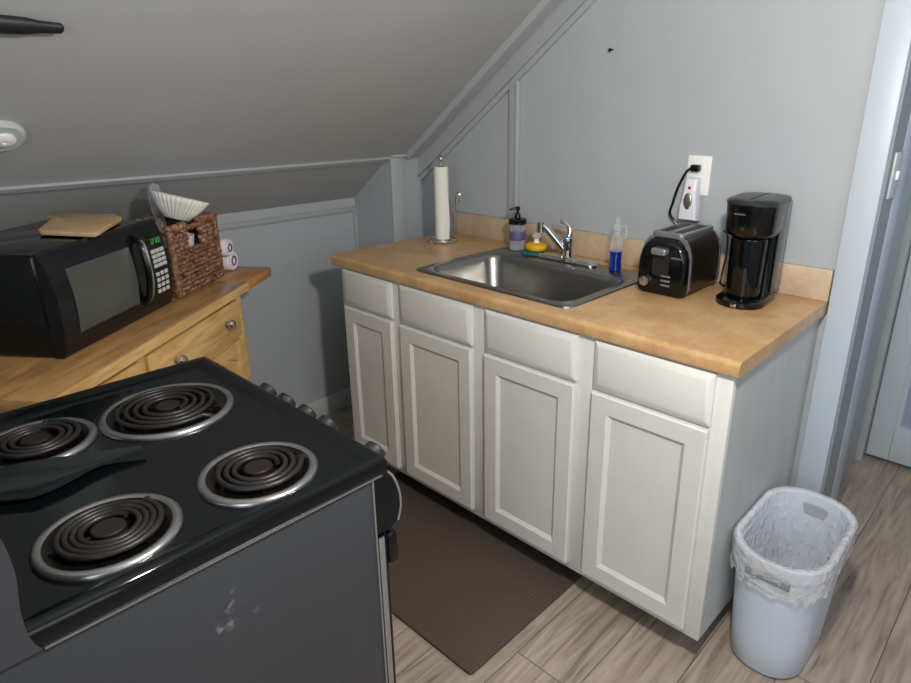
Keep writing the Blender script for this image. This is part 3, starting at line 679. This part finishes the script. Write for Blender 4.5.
def cart_knob(y, z, par):
    b = MB(); X = -.010
    prof = [(.009, 0), (.009, .003), (.005, .006), (.005, .014), (.013, .018), (.0155, .023), (.013, .029), (.004, .032)]
    b.lathe(prof, 20, mx=Matrix.Translation((X, y, z)) @ Matrix.Rotation(PI / 2, 4, 'Y')); b.build('knob', M['pewter'], par)
cart_knob(-.165, .803, dr); cart_knob(-.455, .800, dr)
b = MB(); b.box((-.022, -.86, .735), (-.010, -.60, .856), .003); dr2 = b.build('drawer', M['pine'], ct_); cart_knob(-.73, .80, dr2)
for y0, y1 in ((-.31, -.066), (-.565, -.322), (-.86, -.60)):
    b = MB(); b.box((-.022, y0, .13), (-.012, y0 + .045, .722), .002); b.box((-.022, y1 - .045, .13), (-.012, y1, .722), .002); b.box((-.022, y0 + .045, .13), (-.012, y1 - .045, .18), .002)
    arc = [(y0 + .045, .722), (y1 - .045, .722), (y1 - .045, .655)] + [(y1 - .045 - (y1 - y0 - .09) * k / 10, .655 + .03 * math.sin(PI * k / 10)) for k in range(1, 10)] + [(y0 + .045, .655)]
    b.prism(arc, 0, .010, mx=Matrix.Translation((-.022, 0, 0)) @ Matrix(((0, 0, 1, 0), (1, 0, 0, 0), (0, 1, 0, 0), (0, 0, 0, 1))))
    b.box((-.0222, y0 + .04, .17), (-.019, y1 - .04, .69)); b.build('cupboard_door', M['pine'], ct_)

# ------------------------------------------------------------------ microwave
MO = Vector((.409, -1.65, .90))
mw = thing('microwave', 'black countertop microwave on the pine cart', 'microwave', tuple(MO), CA)
MW, MH, MD = .448, .252, .34
b = MB(); b.box((-MD, 0, .004), (-.032, MW, MH - .004), .008, 3); b.build('housing', M['mwblack'], mw)
def front_prof(d):   # gently bowed front
    return [(-.032, .003), (d - .012, .003), (d - .002, .025), (d + .004, .09), (d + .003, .15), (d - .006, .21), (d - .022, MH - .006), (-.03, MH)]
b = MB(); b.loft([[(x, y, z) for x, z in front_prof(0)] for y in (.001, .352)]); md = b.build('door', M['mwdoor'], mw, 20)
b = MB(); b.loft([[(x, y, z) for x, z in [(.0015, .05), (.0068, .10), (.0060, .15), (-.0012, .205), (-.012, .205), (-.012, .05)]] for y in (.052, .285)]); b.build('window', M['mwglass'], md, 20)
b = MB(); hp = smooth_path([(-.010, .326, .226), (.012, .318, .208), (.024, .312, .16), (.026, .310, .11), (.016, .310, .062), (-.006, .312, .040)], 6)
b.tube(hp, [.0095] * len(hp), 12); b.build('handle', M['blackp'], md)
b = MB(); b.tube([Vector(p) + Vector((.011, -.004, 0)) for p in hp[4:-4]], .003, 6); b.build('handle_highlight_strip', M['pewter'], md)
b = MB(); b.loft([[(x, y, z) for x, z in front_prof(-.001)] for y in (.354, MW)]); cp = b.build('control_panel', M['mwdoor'], mw, 20)
def on_front(z):
    pr2 = front_prof(-.001); 
    for (xa, za), (xb, zb) in zip(pr2[1:], pr2[2:]):
        if za <= z <= zb: return xa + (xb - xa) * (z - za) / (zb - za)
    return 0
b = MB(); z0 = .185; b.box((on_front(.198) - .003, .372, .184), (on_front(.198) + .002, .432, .212), .001); b.build('display', mat('display_dark', '0a140c', .15), cp)
b = MB()
SEG = {'1': 'bc', '2': 'abged', '0': 'abcdef', ':': ''}
def seg(ch, y, z, w, h, x):
    s = {'a': ((y, z + h), (y + w, z + h)), 'd': ((y, z), (y + w, z)), 'g': ((y, z + h / 2), (y + w, z + h / 2)), 'f': ((y, z + h / 2), (y, z + h)), 'e': ((y, z), (y, z + h / 2)), 'b': ((y + w, z + h / 2), (y + w, z + h)), 'c': ((y + w, z), (y + w, z + h / 2))}
    for k in SEG[ch]: (a0, b0), (a1, b1) = s[k]; b.box((x, a0 - .0008, b0 - .0008), (x + .001, a1 + .0008, b1 + .0008))
for i, ch in enumerate('1200'): seg(ch, .381 + i * .012 + (.003 if i > 1 else 0), .191, .006, .013, on_front(.198) + .0016)
b.build('clock_digits', M['green'], cp)
b = MB()
for r in range(4):
    for c in range(3):
        z = .165 - r * .0135; y = .374 + c * .021; x = on_front(z + .005); b.box((x - .002, y, z), (x + .0018, y + .0185, z + .0105), .0008)
for r in range(4):
    for c in range(3):
        z = .100 - r * .0165; y = .376 + c * .0205; x = on_front(z + .005); b.box((x - .002, y, z), (x + .0018, y + .0145, z + .011), .0008)
b.build('keypad', M['silverkey'], cp)
for x in (-.30, -.07):
    for y in (.05, .40):
        b = MB(); b.cyl((x, y, 0), (x, y, .006), .012, n=12); b.build('foot', M['blackm'], mw)

# cutting board on the microwave
BZ = .90 + MH
def RY(u, v): pass
cb = tag(MB().prism([(-.006, .175), (-.16, .19), (-.178, .205), (-.225, .29), (-.262, .365), (-.30, .385), (-.315, .43), (-.30, .442), (-.135, .444), (-.085, .40), (-.012, .20)], 0, .012, .003).build('cutting_board', M['board']),
         'small wooden cutting board lying on top of the microwave', 'cutting board')
cb.location = (MO.x, MO.y, BZ + .001); cb.rotation_euler = (0, 0, CA)

# ------------------------------------------------------------------ wicker basket and contents
BO = Vector((.107, -1.266, .90))
bk = thing('wicker_basket', 'brown woven wicker basket on the pine cart beside the microwave', 'basket', tuple(BO), CA)
BW, BD, BH = .283, -.19, .205
random.seed(5)
b = MB(); rows = 15; pitch = BH / rows
def weave(p, q, r_, zz, ph, out):
    n = 26; P = []
    for k in range(n + 1):
        t = k / n; v = Vector(p) * (1 - t) + Vector(q) * t
        off = .0035 * math.sin(k * PI / 1.0 * .9 + ph) + random.uniform(-.0015, .0015)
        P.append(v + Vector(out) * off + Vector((0, 0, zz + random.uniform(-.0016, .0016))))
    b.tube(P, [r_ * random.uniform(.8, 1.15) for _ in P], 7)
for r in range(rows):
    z = pitch * (r + .5); ph = PI * (r % 2); rad = pitch * .58
    e = .012
    if 10 <= r <= 13:
        weave((-.008, e, 0), (-.008, .095, 0), rad, z, ph, (1, 0, 0)); weave((-.008, .172, 0), (-.008, BW - e, 0), rad, z, ph, (1, 0, 0))
    else: weave((-.008, e, 0), (-.008, BW - e, 0), rad, z, ph, (1, 0, 0))
    weave((BD + .008, e, 0), (BD + .008, BW - e, 0), rad, z, ph, (1, 0, 0))
    weave((-.010, .008, 0), (BD + .010, .008, 0), rad, z, ph, (0, 1, 0)); weave((-.010, BW - .008, 0), (BD + .010, BW - .008, 0), rad, z, ph, (0, 1, 0))
b.box((BD + .006, .008, .003), (-.010, BW - .008, .012))
b.build('woven_body', M['wicker'], bk, 60)
b = MB()
for x, y in ((-.009, .009), (-.009, BW - .009), (BD + .009, .009), (BD + .009, BW - .009)):
    n = 12; b = MB(); b.tube([(x, y, BH * k / n + .002) for k in range(n + 1)], [.0105 + .002 * (k % 2) for k in range(n + 1)], 8)
    b.build('corner_post', M['wicker'], bk, 60)
b = MB()
for p, q in (((-.009, .0, 0), (-.009, .095, 0)), ((-.009, .172, 0), (-.009, BW, 0)), ((BD + .009, 0, 0), (BD + .009, BW, 0)), ((-.009, .009, 0), (BD + .009, .009, 0)), ((-.009, BW - .009, 0), (BD + .009, BW - .009, 0))):
    n = 20; P = [Vector(p) * (1 - k / n) + Vector(q) * (k / n) + Vector((0, 0, BH + .003 * (k % 2))) for k in range(n + 1)]; b.tube(P, [.011 + .0025 * (k % 2) for k in range(n + 1)], 8)
b.build('rim', M['wicker'], bk, 60)
def cart_pt(base, x, y, z): return base + NN * x + D * y + Vector((0, 0, z))

def pleated(n_pleat, r0, r1, h, amp, seg=4):
    b = MB(); n = n_pleat * 4; loops = []
    loops.append([(.002 * math.cos(2 * PI * k / n), .002 * math.sin(2 * PI * k / n), .0) for k in range(n)])
    for i in range(seg + 1):
        t = i / seg; r = r0 + (r1 - r0) * t ** .8; a_ = amp * t ** .7
        loops.append([((r + a_ * math.sin(2 * PI * k / 4)) * math.cos(2 * PI * k / n), (r + a_ * math.sin(2 * PI * k / 4)) * math.sin(2 * PI * k / n), h * t) for k in range(n)])
    b.loft(loops, cap0=True, cap1=False); return b
cf = tag(pleated(36, .036, .084, .070, .0034).build('coffee_filter', M['paper'], None, 25), 'white pleated paper coffee filter stack tipped on top of the wicker basket', 'coffee filter')
sol = cf.modifiers.new('thick', 'SOLIDIFY'); sol.thickness = .0035
cf.location = cart_pt(BO, -.085, .185, .212); cf.rotation_euler = (math.radians(-14), math.radians(12), CA)
random.seed(3)
b = MB(); loops = []
for i in range(9):
    t = i / 8; r = .030 * (1 - .25 * t) * (1 + .25 * math.sin(i * 2.2))
    loops.append([(r * math.cos(2 * PI * k / 14) * random.uniform(.75, 1.25), r * .7 * math.sin(2 * PI * k / 14) * random.uniform(.75, 1.25), .0 + .30 * t + random.uniform(-.006, .006)) for k in range(14)])
b.loft(loops); pb = tag(b.build('plastic_bag', M['bag'], None, 20), 'clear crumpled plastic bag sticking up behind the coffee filters', 'plastic bag')
pb.location = cart_pt(BO, -.155, .205, .016); pb.scale = (1, 1, 1)
cu = tag(MB().lathe([(.028, 0), (.030, .002), (.040, .148), (.0415, .15), (.0415, .153), (.039, .153), (.029, .006), (.001, .005)], 32).build('paper_cup', M['cuppaper']), 'white paper cup seen through the handle hole of the wicker basket', 'cup')
cu.scale = (1.2, 1.2, 1); cu.location = cart_pt(BO, -.066, .143, .0125)
b = MB(); b.box((-.03, -.02, 0), (.03, .02, .19), .006, 2)
tp = tag(b.build('napkin_packet', M['cuppaper']), 'white napkin packet in the near corner of the wicker basket', 'napkins'); tp.location = cart_pt(BO, -.060, .045, .0125); tp.rotation_euler = (0, math.radians(-3), CA)
# rolled cloths behind the basket
def cloth_roll(name, label, pos, r, L):
    t = thing(name, label, 'cloth', tuple(pos), CA, 'rolled cloths on the cart leaf')
    b = MB(); mx = Matrix.Rotation(PI / 2, 4, 'Y')
    b.lathe([(r * .9, 0), (r, .006), (r, L - .006), (r * .9, L), (r * .55, L - .003), (r * .5, L + .001), (r * .2, L - .003), (.001, L - .003)], 28, mx=Matrix.Translation((-L, 0, r)) @ mx); o = b.build('cloth', M['roll'], t)
    b = MB(); P = [(.002, r * .42 * math.cos(2 * PI * k / 20), r + r * .42 * math.sin(2 * PI * k / 20)) for k in range(21)]; b.tube(P, .0028, 6); b.build('purple_print', M['purple'], t)
    for k in range(5):
        b = MB(); a = 2 * PI * k / 5; P = [(-L * .3 - .02 * (k % 2), (r + .0006) * math.cos(a + .22 * math.cos(v)), r + (r + .0006) * math.sin(a + .22 * math.cos(v))) for v in [2 * PI * j / 14 for j in range(15)]]
        P = [(p[0] + .01 * math.sin(2 * PI * j / 14), p[1], p[2]) for j, p in enumerate(P)]; b.tube(P, .0016, 5); b.build('purple_print', M['purple'], t)
    return t
cloth_roll('rolled_cloth', 'white rolled cloth with purple print lying on the cart leaf, lower of the two', cart_pt(CO, -.11, .134, .9005), .036, .15)
cloth_roll('rolled_cloth', 'white rolled cloth with purple print resting on top against the basket', cart_pt(CO, -.10, .098, .9005 + .060), .030, .13)

# ------------------------------------------------------------------ small fittings
b = MB(); b.cyl((.786, .004, 1.632), (.786, -.018, 1.630), .0028, n=10); b.cyl((.786, -.018, 1.630), (.786, -.020, 1.630), .006, n=12)
tag(b.build('wall_nail', M['blackm']), 'small dark nail in the bare wall above the faucet', 'nail')
sw = thing('light_switch', 'pale light switch plate on the door jamb', 'light switch', (XD0 + .005, .067, 1.277))
b = MB(); b.box((.0005, -.038, -.062), (.007, .038, .062), .002); b.build('cover_plate', M['switch'], sw)
b = MB(); b.box((.006, -.006, -.012), (.014, .006, .012), .002); b.build('toggle', M['plate'], sw)
# round ended plate and hanging pan on the sloped ceiling
n_ = Vector((SM, 0, -1)).normalized(); u_ = Vector((0, 1, 0)); w_ = n_.cross(u_).normalized()
def slope_frame(x, y): return Matrix(((u_.x, w_.x, n_.x, x), (u_.y, w_.y, n_.y, y), (u_.z, w_.z, n_.z, zc(x)), (0, 0, 0, 1)))
hk = thing('wall_hanger', 'round ended translucent plate screwed to the sloped ceiling above the microwave', 'hanger')
mx = slope_frame(.011, -1.553)
def pill(r, L, z0, z1): return [[(x, y, z) for x, y in rrect(-L, 0, L, r, r * .98, 10)] for z in (z0, z1)]
b = MB(); b.loft([[(x, y, z) for x, y in rrect(-.09, 0, hx, hy, min(hx, hy) * .9, 10)] for hx, hy, z in ((.094, .058, .001), (.096, .060, .004), (.096, .060, .012), (.088, .052, .018))], mx=mx); b.build('plate', M['frost'], hk)
b = MB(); b.lathe([(.026, .016), (.026, .024), (.018, .029), (.006, .029), (.005, .025), (.001, .025)], 24, center=(-.044, 0, 0), mx=mx); b.build('screw_cap', M['plate'], hk)
pn = thing('frying_pan', 'black frying pan hung flat on the sloped ceiling, only its handle in view', 'pan')
mx = slope_frame(.343, -1.508)
b = MB(); R_ = .0125
hs = [(-.36, .017), (-.30, .0175), (-.20, .018), (-.11, .0165), (-.07, .0155), (-.045, .0115), (-.02, .0105), (-.006, .010), (-.001, .006)]
b.loft([[(x, r * 1.3 * math.cos(2 * PI * k / 20), .022 + r * .9 * math.sin(2 * PI * k / 20)) for k in range(20)] for x, r in hs], mx=mx); b.build('handle', M['blackm'], pn)
b = MB(); b.lathe([(.10, .003), (.108, .004), (.128, .040), (.130, .042), (.126, .042), (.105, .008), (.001, .007)], 40, center=(-.485, 0, 0), mx=mx); b.build('pan_body', M['blackm'], pn)

# spoon rest built last
b = MB(); loops = []
for i, (p, q) in enumerate(zip(UP, LO)):
    P = Vector((*p, .923)); Q = Vector((*q, .921)); w = (Q - P).length; dp = min(.009, w * .18)
    top = [P.lerp(Q, k / 10) - Vector((0, 0, dp * math.sin(PI * k / 10))) for k in range(11)]
    bot = [P.lerp(Q, k / 10) - Vector((0, 0, dp * math.sin(PI * k / 10) + .0035)) for k in range(10, -1, -1)]
    loops.append(top + bot)
b.loft(loops)
tag(b.build('spoon_rest', mat('black_glaze', '1b2123', .16), None, 50), 'black spoon rest lying on the cooktop between the left burners', 'spoon rest')

# bare pendant bulb of the kitchen, above the frame
lp = thing('pendant_lamp', 'white pendant lamp holder hanging from the flat ceiling', 'lamp', (1.86, -1.36, 0))
b = MB(); b.lathe([(.05, ZC - .001), (.05, ZC - .012), (.03, ZC - .022), (.003, ZC - .024)], 24); b.build('ceiling_rose', M['plate'], lp)
b = MB(); b.tube([(0, 0, ZC - .02), (0, 0, 1.80)], .003, 8); b.build('cord', M['plate'], lp)
b = MB(); b.lathe([(.004, 1.815), (.016, 1.81), (.018, 1.775), (.016, 1.765), (.001, 1.765)], 20); b.build('bulb_holder', M['plate'], lp)
